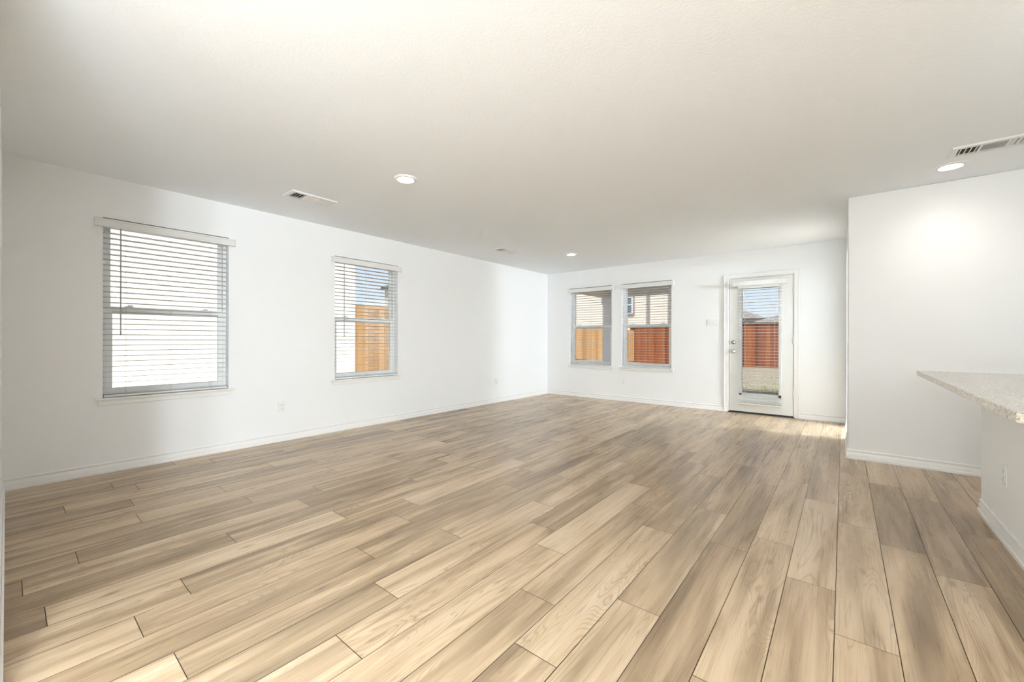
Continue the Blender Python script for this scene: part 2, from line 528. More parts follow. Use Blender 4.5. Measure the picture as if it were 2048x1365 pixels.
# walls ---------------------------------------------------------------------------------
struct('wall_left', wall_sheet(nb(), [YR - WT, W1[0], W1[1], W2[0], W2[1], YB + WT], [-0.06, WZ0, WZ1, H],
       [(*W1, WZ0, WZ1), (*W2, WZ0, WZ1)], XL - WT, XL, lambda u, n, z: (n, u, z)), M['wall'])
struct('wall_back', wall_sheet(nb(), [XL, W3[0], W3[1], W4[0], W4[1], DX0, DX1, XE + WT], [-0.06, 0.0, WZ0, WZ1, DZ1, H],
       [(*W3, WZ0, WZ1), (*W4, WZ0, WZ1), (DX0, DX1, -0.001, DZ1)], YB, YB + WT, lambda u, n, z: (u, n, z)), M['wall'])
struct('wall_front', box(nb(), XL, -2.0, YN - 0.12, YN, 0, H), M['wall'])
bmw = nb(); box(bmw, XB, XE, YP, YP2, 0, H, bevel=0.012, seg=3)
struct('wall_right', bmw, M['wall'], smooth=True)
bmw = nb()
box(bmw, XB, XB + 0.12, YS, YB, 0, 2.14); box(bmw, XB, XB + 0.12, YP2 - 0.01, YB, 2.14, H)
struct('wall_hall', bmw, M['wall'])
struct('wall_east', box(nb(), XE, XE + WT, YR - WT, YB, -0.06, H), M['wall'])
struct('wall_light_blocker', box(nb(), 2.10, XE, -1.12, -1.02, 0, H), M['wall'])  # added partition, keeps the fill globes' light off the closet block
struct('wall_rear', box(nb(), XL, XE, YR - WT, YR, -0.06, H), M['wall'])

BASE = [(0, 0), (0.016, 0), (0.016, 0.018), (0.0135, 0.0205), (0.0095, 0.0225), (0.0098, 0.034), (0.0085, 0.050), (0.0055, 0.060),
        (0.0045, 0.066), (0.0062, 0.0695), (0.0082, 0.0735), (0.0082, 0.081), (0.0068, 0.0845), (0.0045, 0.0855), (0, 0.0855)]
def baseboard(name, path):
    struct(name, sweep(nb(), BASE, path), M['trim'], smooth=True)
CW = 0.062                                   # door casing width
baseboard('baseboard_left', [(XL, YB), (XL, YN)])
baseboard('baseboard_front', [(XL, YN), (-2.0, YN), (-2.0, YN - 0.12), (XL, YN - 0.12)])
baseboard('baseboard_back', [(DX0 - CW + 0.008, YB), (XL, YB)])
baseboard('baseboard_hall', [(XB + 0.12, YS), (XB, YS), (XB, YB), (DX1 + CW - 0.008, YB)])
baseboard('baseboard_right', [(XE, YP), (XB, YP), (XB, YP2), (XE, YP2)])

# windows: local x to the right seen from the room, y outward, z up; origin on the room face of the wall
def window(name, loc, rotz, w):
    r = struct_root(name, loc, rotz)
    h = WZ1 - WZ0
    hw = w / 2
    zs = 0.0165                                   # top of the stool above the rough sill
    def ring(bm, x0, x1, z0, z1, y0, y1, t, tb=None, bev=0.003):
        tb = t if tb is None else tb
        box(bm, x0, x0 + t, y0, y1, z0, z1, bev); box(bm, x1 - t, x1, y0, y1, z0, z1, bev)
        box(bm, x0 + t * 0.9, x1 - t * 0.9, y0 + 0.0005, y1 - 0.0005, z1 - t, z1, bev)
        box(bm, x0 + t * 0.9, x1 - t * 0.9, y0 + 0.0005, y1 - 0.0005, z0, z0 + tb, bev)
        return bm
    obj('window_frame', ring(nb(), -hw + 0.002, hw - 0.002, zs, h - 0.002, 0.076, 0.150, 0.026), M['vinyl'], r)
    mid = 1.355 - WZ0
    up = obj('upper_sash', ring(nb(), -hw + 0.024, hw - 0.024, mid - 0.030, h - 0.024, 0.116, 0.142, 0.034, 0.040), M['vinyl'], r)
    obj('pane', box(nb(), -hw + 0.05, hw - 0.05, 0.128, 0.131, mid - 0.002, h - 0.05), M['glass'], up)
    lo = obj('lower_sash', ring(nb(), -hw + 0.022, hw - 0.022, zs + 0.022, mid + 0.024, 0.084, 0.113, 0.044, 0.05), M['vinyl'], r)
    obj('pane', box(nb(), -hw + 0.06, hw - 0.06, 0.097, 0.100, zs + 0.062, mid - 0.010), M['glass'], lo)
    for sx in (-0.27, 0.27):
        bm = nb()
        box(bm, sx - 0.028, sx + 0.028, 0.088, 0.110, mid + 0.0245, mid + 0.032, 0.002)
        box(bm, sx - 0.010, sx + 0.024, 0.082, 0.096, mid + 0.032, mid + 0.041, 0.002)
        obj('sash_lock', bm, M['vinyl'], lo)
    bm = nb(); box(bm, -hw - 0.048, hw + 0.048, -0.032, 0.0, 0.0, zs, 0.005, 3); box(bm, -hw + 0.001, hw - 0.001, -0.006, 0.150, 0.0, zs, 0.001)
    obj('window_sill', bm, M['trim'], r)
    bm = nb(); box(bm, -hw - 0.030, hw + 0.030, -0.014, 0.0, -0.042, 0.0, 0.004, 2); box(bm, -hw - 0.034, hw + 0.034, -0.020, 0.0, -0.012, 0.0, 0.004, 2)
    obj('apron', bm, M['trim'], r)
    return r
def wc(a): return (a[0] + a[1]) / 2, a[1] - a[0]
window('window_1', (XL, wc(W1)[0], WZ0), PI / 2, wc(W1)[1])
window('window_2', (XL, wc(W2)[0], WZ0), PI / 2, wc(W2)[1])
window('window_3', (wc(W3)[0], YB, WZ0), 0, wc(W3)[1])
window('window_4', (wc(W4)[0], YB, WZ0), 0, wc(W4)[1])

# blinds: same local frame; z measured from the floor of the opening
def blind(label, loc, rotz, w, zr, ztop, vw, vz, depth0, wand=None, cords=(-0.30, 0.0, 0.30), wand_len=0.93, tilt=-6.0):
    r = thing('venetian_blind', label, 'blind', loc, rotz, 'white slatted blinds')
    hw = w / 2
    # valance with a small crown lip and returns at both ends
    bm = nb()
    ya, yb = depth0 - 0.040, depth0 - 0.030
    box(bm, -vw / 2, vw / 2, ya, yb, vz[0], vz[1], 0.003)
    box(bm, -vw / 2, vw / 2, ya - 0.004, ya + 0.004, vz[1] - 0.016, vz[1], 0.003)
    box(bm, -vw / 2, vw / 2, ya - 0.003, ya + 0.004, vz[0], vz[0] + 0.010, 0.003)
    for s in (-1, 1):
        xa = s * vw / 2
        box(bm, min(xa, xa - s * 0.009), max(xa, xa - s * 0.009), yb - 0.002, min(0.0, depth0 + 0.02) - 0.0005 if depth0 <= 0.02 else depth0 + 0.02, vz[0] + 0.001, vz[1] - 0.001, 0.001)
    obj('valance', bm, M['valance'], r)
    obj('headrail', box(nb(), -hw, hw, depth0, depth0 + 0.052, ztop - 0.002, ztop + 0.036, 0.002), M['slat'], r)
    bm = nb()
    box(bm, -hw, hw, depth0 + 0.002, depth0 + 0.050, zr, zr + 0.018, 0.005, 3)
    obj('bottom_rail', bm, M['slat'], r)
    bm = nb()
    n = int((ztop - 0.028 - zr - 0.018) / 0.0445)
    yc = depth0 + 0.026
    ct, st = math.cos(math.radians(tilt)), math.sin(math.radians(tilt))
    rr = random.Random(int(abs(loc[0] * 100 + loc[1] * 10)) + 3)
    for k in range(n + 1):
        z = ztop - 0.030 - k * (ztop - 0.030 - zr - 0.030) / n
        sag = rr.uniform(-0.0008, 0.0008)
        x0, x1 = -hw, hw
        sec = [(-0.0248, -0.0014), (0.0248, -0.0014), (0.0250, 0.0), (0.0248, 0.0014), (0, 0.0022), (-0.0248, 0.0014), (-0.0250, 0.0)]
        L = [[bm.verts.new((x, yc + a * ct - b * st, z + sag + a * st + b * ct)) for a, b in sec] for x in (x0, x1)]
        kk = len(sec)
        for i in range(kk):
            j = (i + 1) % kk
            bm.faces.new((L[0][i], L[0][j], L[1][j], L[1][i]))
        bm.faces.new(L[0]); bm.faces.new(L[1])
    bmesh.ops.recalc_face_normals(bm, faces=bm.faces[:])
    obj('slats', bm, M['slat'], r)
    for cx in cords:
        bm = nb()
        for y in (depth0 - 0.0006, depth0 + 0.0526):
            box(bm, cx - 0.0009, cx + 0.0009, y - 0.0007, y + 0.0007, zr + 0.002, ztop)
        for k in range(n + 1):
            z = ztop - 0.030 - k * (ztop - 0.030 - zr - 0.030) / n
            box(bm, cx - 0.0009, cx + 0.0009, depth0, depth0 + 0.052, z - 0.0032, z - 0.0024)
        obj('ladder_cord', bm, M['cord'], r)
    if wand is not None:
        bm = nb()
        lathe(bm, [(0.0038, 0), (0.0046, -0.01), (0.0046, -wand_len + 0.02), (0.006, -wand_len + 0.012), (0.005, -wand_len)], (wand, depth0 - 0.008, ztop + 0.002), 'Z', 8)
        box(bm, wand - 0.003, wand + 0.003, depth0 - 0.008, depth0 + 0.004, ztop - 0.004, ztop + 0.004)
        obj('tilt_wand', bm, M['wand'], r, smooth=True)
    return r
SW = 0.012
blind('white slatted blind on the leftmost and nearest window of the left wall',
      (XL, wc(W1)[0], WZ0), PI / 2, wc(W1)[1] - SW, 0.020, 1.462, 0.986, (1.425, 1.492), 0.012, wand=-0.335)
blind('white slatted blind on the left wall window through which a tan fence shows',
      (XL, wc(W2)[0], WZ0), PI / 2, wc(W2)[1] - SW, 0.020, 1.462, 0.986, (1.425, 1.492), 0.012, wand=-0.325)
blind('white slatted blind on the back wall window right beside the far room corner',
      (wc(W3)[0], YB, WZ0), 0, wc(W3)[1] - SW, 0.020, 1.462, 0.970, (1.418, 1.492), 0.012, tilt=-3.5)
blind('white slatted blind on the back wall window nearer the door',
      (wc(W4)[0], YB, WZ0), 0, wc(W4)[1] - SW, 0.020, 1.462, 0.970, (1.418, 1.492), 0.012, tilt=-3.5)

# door ---------------------------------------------------------------------------------
def build_door():
    r = struct_root('door_1', ((DX0 + DX1) / 2, YB, 0))
    hw = (DX1 - DX0) / 2
    jt = 0.018
    bm = nb()
    box(bm, -hw, -hw + jt, 0.0, WT, 0.0, DZ1); box(bm, hw - jt, hw, 0.0, WT, 0.0, DZ1); box(bm, -hw + jt, hw - jt, 0.0, WT, DZ1 - jt, DZ1)
    for a, b in ((-hw + jt, -hw + jt + 0.012), (hw - jt - 0.012, hw - jt)): box(bm, a, b, 0.056, 0.075, 0.02, DZ1 - jt)
    box(bm, -hw + jt, hw - jt, 0.056, 0.075, DZ1 - jt - 0.012, DZ1 - jt)
    obj('door_jamb', bm, M['trim'], r)
    sw = hw - jt - 0.0035                     # half slab width
    z0, z1 = 0.024, DZ1 - jt - 0.004
    xo = (DX0 + DX1) / 2
    gx0, gx1, gz0, gz1 = -1.199 - xo, -0.720 - xo, 0.300, 1.878
    y0, y1 = 0.006, 0.050
    bm = wall_sheet(nb(), [-sw, gx0, gx1, sw], [z0, gz0, gz1, z1], [(gx0, gx1, gz0, gz1)], y0, y1, lambda u, n, z: (u, n, z))
    slab = obj('door_slab', bm, M['door'], r)
    bm = nb()
    t = 0.032
    for (a, b, c, d) in ((gx0 - t, gx0 + 0.006, gz0 - t, gz1 + t), (gx1 - 0.006, gx1 + t, gz0 - t, gz1 + t),
                         (gx0 - t + 0.001, gx1 + t - 0.001, gz0 - t + 0.001, gz0 + 0.006), (gx0 - t + 0.001, gx1 + t - 0.001, gz1 - 0.006, gz1 + t - 0.001)):
        box(bm, a, b, y0 - 0.009, y0 + 0.001, c, d, 0.004, 2)
        box(bm, a, b, y1 - 0.001, y1 + 0.009, c, d, 0.004, 2)
    obj('lite_frame', bm, M['door'], slab)
    obj('pane', box(nb(), gx0 + 0.0005, gx1 - 0.0005, 0.026, 0.030, gz0 + 0.0005, gz1 - 0.0005), M['glass'], slab)
    # knob and deadbolt
    kx = -1.306 - xo
    bm = nb(); lathe(bm, [(0.0, -0.062), (0.018, -0.061), (0.0275, -0.052), (0.0285, -0.042), (0.022, -0.032), (0.0125, -0.027), (0.0115, -0.010), (0.030, -0.009), (0.0325, -0.004), (0.0325, 0.0)], (kx, y0, 0.929), 'Y', 28)
    box(bm, kx - 0.002, kx + 0.002, y0 - 0.067, y0 - 0.060, 0.922, 0.936, 0.001)
    obj('door_knob', bm, M['nickel'], slab, smooth=True)
    bm = nb(); lathe(bm, [(0.0, -0.017), (0.020, -0.017), (0.028, -0.014), (0.032, -0.006), (0.032, 0.0)], (kx, y0, 1.068), 'Y', 28)
    box(bm, kx - 0.015, kx + 0.015, y0 - 0.030, y0 - 0.016, 1.064, 1.072, 0.003)
    obj('deadbolt', bm, M['nickel'], slab, smooth=True)
    for z in (0.929, 1.068):
        obj('strike_plate', box(nb(), -hw + jt - 0.0005, -hw + jt + 0.003, -0.0015, 0.03, z - 0.030, z + 0.030, 0.0008), M['dark'], r)
    for z in (0.355, 1.095, 1.834):
        bm = nb()
        lathe(bm, [(0.0065, -0.046), (0.0065, 0.046)], (hw - jt + 0.001, -0.004, z), 'Z', 12)
        lathe(bm, [(0.0045, -0.051), (0.0045, 0.051)], (hw - jt + 0.001, -0.004, z), 'Z', 12)
        box(bm, hw - jt - 0.014, hw - jt + 0.014, 0.001, 0.0055, z - 0.045, z + 0.045, 0.001)
        obj('hinge', bm, M['trim'], r, smooth=True)
    obj('door_sweep', box(nb(), -sw + 0.001, sw - 0.001, y0 + 0.003, y1 - 0.002, 0.013, 0.026), M['sweep'], slab)
    bm = nb(); box(bm, -hw + 0.001, hw - 0.001, -0.012, WT + 0.02, 0.0, 0.012, 0.003)
    obj('threshold', bm, M['sweep'], r)
    # casing
    bm = nb()
    cw, cin = CW, 0.008
    def leg(x0, x1, outer):
        box(bm, x0, x1, -0.012, 0.0, 0.0, DZ1 + cw - cin, 0.003)
        o = x0 if outer < 0 else x1
        box(bm, min(o, o - outer * 0.018), max(o, o - outer * 0.018), -0.018, 0.0, 0.0, DZ1 + cw - cin, 0.004)
    leg(-hw - cw + cin, -hw + cin, -1); leg(hw - cin, hw + cw - cin, 1)
    box(bm, -hw + cin * 0.5, hw - cin * 0.5, -0.0118, 0.0, DZ1 - cin, DZ1 + cw - cin, 0.003)
    box(bm, -hw - cw + cin + 0.004, hw + cw - cin - 0.004, -0.0178, 0.0, DZ1 + cw - cin - 0.018, DZ1 + cw - cin, 0.004)
    obj('door_casing', bm, M['trim'], r)
build_door()
b5 = blind('long white slatted blind hung on the glazed back door',
      (-0.9575, YB + 0.006, 0.0), 0, 0.555, 0.142, 1.873, 0.690, (1.905, 1.978), -0.0635, wand=-0.213, cords=(-0.19, 0.0 + 0.19), wand_len=0.43, tilt=-2.5)

# switches and outlets: local x right, y into the wall, z up
def outlet(label, loc, rotz):
    r = thing('wall_outlet', label, 'outlet', loc, rotz, 'white duplex outlets')
    obj('cover_plate', box(nb(), -0.035, 0.035, -0.006, 0.0, -0.0575, 0.0575, 0.0035, 3), M['plastic'], r)
    for z in (-0.0195, 0.0195):
        bm = nb(); box(bm, -0.0165, 0.0165, -0.0085, -0.005, z - 0.0145, z + 0.0145, 0.003, 3)
        c = obj('socket', bm, M['plastic'], r)
        bm = nb()
        box(bm, -0.0078, -0.0054, -0.0089, -0.0080, z - 0.001, z + 0.0075); box(bm, 0.0054, 0.0078, -0.0089, -0.0080, z + 0.0005, z + 0.0075)
        lathe(bm, [(0.0026, -0.0009), (0.0026, 0.0)], (0, -0.0080, z - 0.0072), 'Y', 12)
        obj('slot', bm, M['dark'], c)
    bm = nb(); lathe(bm, [(0.0, -0.0012), (0.0025, -0.0008), (0.0032, 0.0)], (0, -0.006, 0), 'Y', 12)
    obj('screw', bm, M['plastic'], r)
    return r
outlet('white outlet low on the left wall between its two windows', (XL, 1.876, 0.374), PI / 2)
outlet('white outlet low on the left wall close to the far room corner', (XL, 5.40, 0.365), PI / 2)
outlet('white outlet low on the back wall under the window nearer the door', (-3.07, YB, 0.360), 0)
def switches():
    r = thing('light_switch', 'white triple toggle switch plate on the back wall left of the door', 'switch', (-1.599, YB, 1.377))
    obj('cover_plate', box(nb(), -0.0815, 0.0815, -0.006, 0.0, -0.0575, 0.0575, 0.0035, 3), M['plastic'], r)
    for x in (-0.046, 0.0, 0.046):
        bm = nb()
        box(bm, x - 0.006, x + 0.006, -0.0075, -0.005, -0.0125, 0.0125, 0.001)
        f = obj('toggle_slot', bm, M['cord'], r)
        bm = nb(); box(bm, x - 0.0042, x + 0.0042, -0.019, -0.006, -0.001, 0.010, 0.0015)
        obj('toggle', bm, M['plastic'], r)
        for z in (-0.030, 0.030):
            bm = nb(); lathe(bm, [(0.0, -0.0012), (0.0028, -0.0008), (0.0034, 0.0)], (x, -0.006, z), 'Y', 10)
            obj('screw', bm, M['cord'], r)
switches()

# ceiling vents: local x along the long side, z down from the ceiling at 0
def vent(label, loc, rotz, mid_dir, mid_top=-0.0015, L=0.41, W=0.200):
    r = thing('ceiling_vent', label, 'vent', loc, rotz, 'white air supply vents in the ceiling')
    hl, hw = L / 2, W / 2
    il, iw = hl - 0.032, hw - 0.034
    e1 = -il + 0.108; e2 = il - 0.108
    bm = nb()
    wall = [(-hl, hl, -hw, -iw), (-hl, hl, iw, hw), (-hl, -il, -iw, iw), (il, hl, -iw, iw), (e1 - 0.006, e1 + 0.006, -iw, iw), (e2 - 0.006, e2 + 0.006, -iw, iw)]
    for a, b, c, d in wall: box(bm, a, b, c, d, -0.010, 0.0)
    bm2 = bm
    # sloped outer lip
    v = [bm2.verts.new(p) for p in ((-hl - 0.006, -hw - 0.006, 0), (hl + 0.006, -hw - 0.006, 0), (hl + 0.006, hw + 0.006, 0), (-hl - 0.006, hw + 0.006, 0),
                                     (-hl, -hw, -0.010), (hl, -hw, -0.010), (hl, hw, -0.010), (-hl, hw, -0.010))]
    for i in range(4):
        j = (i + 1) % 4
        bm2.faces.new((v[i], v[j], v[4 + j], v[4 + i]))
    obj('vent_frame', bm, M['vent'], r)
    obj('duct_shade_plate', box(nb(), -il, il, -iw, iw, -0.0012, 0.0), M['duct'], r)  # dark plate, shade of the duct recess put into its colour
    def blade_along_y(bm, x, lean):        # lower edge leans towards +x*lean
        t = 0.0009
        q = [(x - lean * 0.006, -0.0015), (x + lean * 0.007, -0.0145)]
        d = Vector((q[1][0] - q[0][0], q[1][1] - q[0][1])).normalized(); nn = Vector((-d.y, d.x)) * t
        pts = [(q[0][0] + nn.x, q[0][1] + nn.y), (q[1][0] + nn.x, q[1][1] + nn.y), (q[1][0] - nn.x, q[1][1] - nn.y), (q[0][0] - nn.x, q[0][1] - nn.y)]
        A = [bm.verts.new((p[0], -iw, p[1])) for p in pts]; B = [bm.verts.new((p[0], iw, p[1])) for p in pts]
        for i in range(4):
            j = (i + 1) % 4
            bm.faces.new((A[i], A[j], B[j], B[i]))
        bm.faces.new(A); bm.faces.new(B)
    for lo, hi, lean in ((-il, e1 - 0.006, -1), (e2 + 0.006, il, 1)):
        bm = nb()
        for k in range(4):
            blade_along_y(bm, lo + (hi - lo) * (k + 0.5) / 4, lean)
        bmesh.ops.recalc_face_normals(bm, faces=bm.faces[:])
        obj('end_louvers', bm, M['vent'], r)
    bm = nb()
    n = 9
    for k in range(n):
        y = -iw + 2 * iw * (k + 0.5) / n
        t = 0.0008
        q = [(y + mid_dir * (0.006 - 0.011 * (mid_top + 0.0125) / 0.011), mid_top), (y + mid_dir * 0.006, -0.0125)]
        d = Vector((q[1][0] - q[0][0], q[1][1] - q[0][1])).normalized(); nn = Vector((-d.y, d.x)) * t
        pts = [(q[0][0] + nn.x, q[0][1] + nn.y), (q[1][0] + nn.x, q[1][1] + nn.y), (q[1][0] - nn.x, q[1][1] - nn.y), (q[0][0] - nn.x, q[0][1] - nn.y)]
        A = [bm.verts.new((e1 + 0.006, p[0], p[1])) for p in pts]; B = [bm.verts.new((e2 - 0.006, p[0], p[1])) for p in pts]
        for i in range(4):
            j = (i + 1) % 4
            bm.faces.new((A[i], A[j], B[j], B[i]))
        bm.faces.new(A); bm.faces.new(B)
    bmesh.ops.recalc_face_normals(bm, faces=bm.faces[:])
    obj('middle_louvers', bm, M['vent'], r)
    for x in (-hl + 0.014, hl - 0.014):
        bm = nb(); lathe(bm, [(0.0042, 0.0), (0.0035, -0.0014), (0.0, -0.002)], (x, 0, -0.010), 'Z', 12)
        obj('screw', bm, M['vent'], r)
    return r
vent('white ceiling vent left of the nearer downlight, above the left wall windows', (-3.920, 1.812, H), PI / 2, 1)
vent('small looking white ceiling vent near the far left corner of the room', (-3.938, 4.722, H), PI / 2, 1)
vent('white ceiling vent with dark middle louvers beside the downlight at the right', (0.797, 4.235, H), 0, -1, -0.0117)

# downlights
def downlight(label, x, y, group='round recessed ceiling lights'):
    r = thing('recessed_downlight', label, 'ceiling light', (x, y, H), 0, group)
    bm = nb(); lathe(bm, [(0.094, 0.0), (0.092, -0.004), (0.082, -0.010), (0.070, -0.014), (0.066, -0.0135), (0.066, 0.0)], (0, 0, 0), 'Z', 48, cap=False)
    obj('trim_ring', bm, M['vent'], r, smooth=True)
    bm = nb(); lathe(bm, [(0.0655, -0.0120), (0.062, -0.0160), (0.045, -0.0185), (0.0, -0.0200)], (0, 0, 0), 'Z', 40, cap=False)
    obj('lens', bm, M['lens'], r, smooth=True)
    return r
downlight('lit round downlight nearest the left wall, beside the nearer ceiling vent', -2.828, 2.085)
downlight('lit round downlight farthest away, seen smallest, above the back wall windows', -3.300, 5.545)
downlight('lit round downlight at the right, in front of the bare white closet wall', 0.635, 4.542)
def pendant(label, x, y, z, power):  # hanging globe added as fill light, out of view
    r = thing('fill_pendant', label, 'pendant light', (x, y, H), 0, 'added fill light globes')
    bm = nb(); lathe(bm, [(0.0, -0.022), (0.055, -0.020), (0.060, 0.0)], (0, 0, 0), 'Z', 24)
    obj('canopy', bm, M['nickel'], r, smooth=True)
    R = 0.16
    zt = z - H + R
    bm = nb(); lathe(bm, [(0.004, -0.02), (0.004, zt + 0.02)], (0, 0, 0), 'Z', 8)
    obj('stem', bm, M['nickel'], r)
    bm = nb(); lathe(bm, [(0.0, zt + 0.035), (0.045, zt + 0.03), (0.05, zt - 0.012)], (0, 0, 0), 'Z', 24)
    obj('socket_cap', bm, M['nickel'], r, smooth=True)
    n = 20
    bm = nb(); lathe(bm, [(R * math.sin(PI * k / n), zt - R + R * math.cos(PI * k / n)) for k in range(2, n + 1)], (0, 0, 0), 'Z', 36, cap=False)
    obj('globe_shade', bm, fill_opal_mat(power), r, smooth=True)
def fill_floor_lamp(label, x, y, z, power):  # globe on a stand added as fill light, out of view
    r = thing('fill_floor_lamp', label, 'floor lamp', (x, y, 0), 0, 'added fill light globes on stands')
    R = 0.16
    bm = nb(); lathe(bm, [(0.0, 0.022), (0.02, 0.022), (0.13, 0.014), (0.14, 0.0), (0.0, 0.0)], (0, 0, 0), 'Z', 32)
    obj('base', bm, M['nickel'], r, smooth=True)
    bm = nb(); lathe(bm, [(0.011, 0.02), (0.011, z - R - 0.02), (0.05, z - R - 0.012), (0.055, z - R + 0.012)], (0, 0, 0), 'Z', 20)
    obj('pole', bm, M['nickel'], r, smooth=True)
    n = 20
    bm = nb(); lathe(bm, [(R * math.sin(PI * k / n), z + R * math.cos(PI * k / n)) for k in range(0, n - 1)], (0, 0, 0), 'Z', 36, cap=False)
    obj('globe_shade', bm, fill_opal_mat(power), r, smooth=True)
fill_floor_lamp('added fill light globe standing at the rear wall, far behind the camera', 0.10, -4.30, 1.50, FILL_GLOBE_POWER[0])  # unseen, added to push light in from the rear
for x, y, l in ((2.35, -1.50, 'nearest to the partition end'), (2.78, -1.55, 'nearest to the side wall'), (2.55, -2.15, 'farthest from the partition')):
    pendant('added fill light globe behind the added partition, ' + l, x, y, 2.02, FILL_GLOBE_POWER[1])  # unseen globes added to light the left and back walls
fill_floor_lamp('added fill light globe just left of the camera, outside the picture', -1.00, -0.20, 0.72, FILL_GLOBE_POWER[4])  # unseen, added to brighten the near left wall
pendant('added fill light globe hung in the side hall beyond the bare closet wall', 2.45, 6.12, 1.95, FILL_GLOBE_POWER[2])  # unseen, added to brighten the far end of the room
pendant('added fill light globe hanging over the island', 1.5, 2.6, 2.15, FILL_GLOBE_POWER[3])  # unseen, added to even out the light on the closet block

# kitchen island ---------------------------------------------------------------------------
IX0, IX1, IY0, IY1 = 0.689, 1.42, 1.98, 3.944
def island():
    r = thing('kitchen_island', 'white painted island base under the granite counter at the right edge', 'island', ((IX0 + IX1) / 2, (IY0 + IY1) / 2, 0))
    ox, oy = (IX0 + IX1) / 2, (IY0 + IY1) / 2
    obj('island_body', box(nb(), IX0 - ox, IX1 - ox, IY0 - oy, IY1 - oy, 0.0, 0.858, 0.004, 2), M['island'], r)
    a, b, c, d = IX0 - ox, IX1 - ox, IY0 - oy, IY1 - oy
    bm = nb(); sweep(bm, BASE, [(b, c), (a, c), (a, d), (b, d), (b, c)])
    obj('base_moulding', bm, M['trim'], r, smooth=True)
    return r
island()
def counter():
    x0, x1, y0, y1 = 0.400, 1.56, 1.878, 4.030
    bm = nb()
    c = 0.012
    pts = [(x0 + c, y0), (x1 - c, y0), (x1, y0 + c), (x1, y1 - c), (x1 - c, y1), (x0 + c, y1), (x0, y1 - c), (x0, y0 + c)]
    t = 0.032
    f = bm.faces.new([bm.verts.new((p[0], p[1], 0.858)) for p in pts])
    g = bmesh.ops.extrude_face_region(bm, geom=[f])
    bmesh.ops.translate(bm, verts=[v for v in g['geom'] if isinstance(v, bmesh.types.BMVert)], vec=(0, 0, t))
    bmesh.ops.recalc_face_normals(bm, faces=bm.faces[:])
    ed = [e for e in bm.edges if abs(e.verts[0].co.z - e.verts[1].co.z) < 1e-6]
    bmesh.ops.bevel(bm, geom=ed, offset=0.003, segments=2, profile=0.5, affect='EDGES')
    o = obj('granite_countertop', bm, M['granite'])
    tag(o, 'speckled beige and grey granite slab overhanging the white island', 'countertop')
counter()
outlet('white outlet on the white island side, at the right edge of the view', (IX0, 3.43, 0.366), -PI / 2)

# outside ----------------------------------------------------------------------------------
def ground():
    bm = nb()
    xs = [-60, -30, -20, -14, -10, -8.8, -8.4, -7.2, -6.2, XL - WT, 0, 6, 20, 60]
    ys = [-40, -8, 0, 3, 4.5, 6, YB + WT, 9, 12, 16, 21, 30, 60, 120]
    def z(x, y):
        return -0.12 + 0.40 * max(0.0, min(1.0, (-6.0 - x) / 2.4)) * max(0.0, min(1.0, (20.5 - y) / 5.0))
    g = [[bm.verts.new((x, y, z(x, y))) for y in ys] for x in xs]
    for i in range(len(xs) - 1):
        for j in range(len(ys) - 1):
            if xs[i] >= XL - WT - 0.01 and xs[i + 1] <= 6.01 and ys[j + 1] <= YB + WT + 0.01 and ys[j] >= -8: continue
            bm.faces.new((g[i][j], g[i + 1][j], g[i + 1][j + 1], g[i][j + 1]))
    bmesh.ops.recalc_face_normals(bm, faces=bm.faces[:])
    for f in bm.faces:
        if f.normal.z < 0: f.normal_flip()
    struct('ground', bm, M['yard'])
    bm = nb()
    rr = random.Random(5)
    for cx, cy, n in ((-0.9, 10.9, 260), (-1.45, 11.8, 200), (-0.6, 11.6, 160), (-1.0, 13.4, 120), (-2.4, 13.0, 120), (-1.6, 15.5, 80)):
        for _ in range(n):
            a = rr.uniform(0, 2 * PI); d = abs(rr.gauss(0, 0.32))
            x, y = cx + d * math.cos(a) * 1.5, cy + d * math.sin(a) * 0.7
            h = rr.uniform(0.03, 0.09); t = rr.uniform(0, PI); w = 0.006
            lx, ly = rr.uniform(-0.03, 0.03), rr.uniform(-0.03, 0.03)
            dx, dy = math.cos(t) * w, math.sin(t) * w
            p = [bm.verts.new(q) for q in ((x - dx, y - dy, -0.121), (x + dx, y + dy, -0.121), (x + dx * 0.6 + lx * 0.5, y + dy * 0.6 + ly * 0.5, -0.12 + h * 0.6), (x + lx, y + ly, -0.12 + h))]
            bm.faces.new((p[0], p[1], p[2])); bm.faces.new((p[0], p[2], p[3]))
    o = obj('grass', bm, M['grass'])
    o['kind'] = 'stuff'
    tag(o, 'sparse green grass tufts in the pale yard beyond the back door', 'grass')
ground()

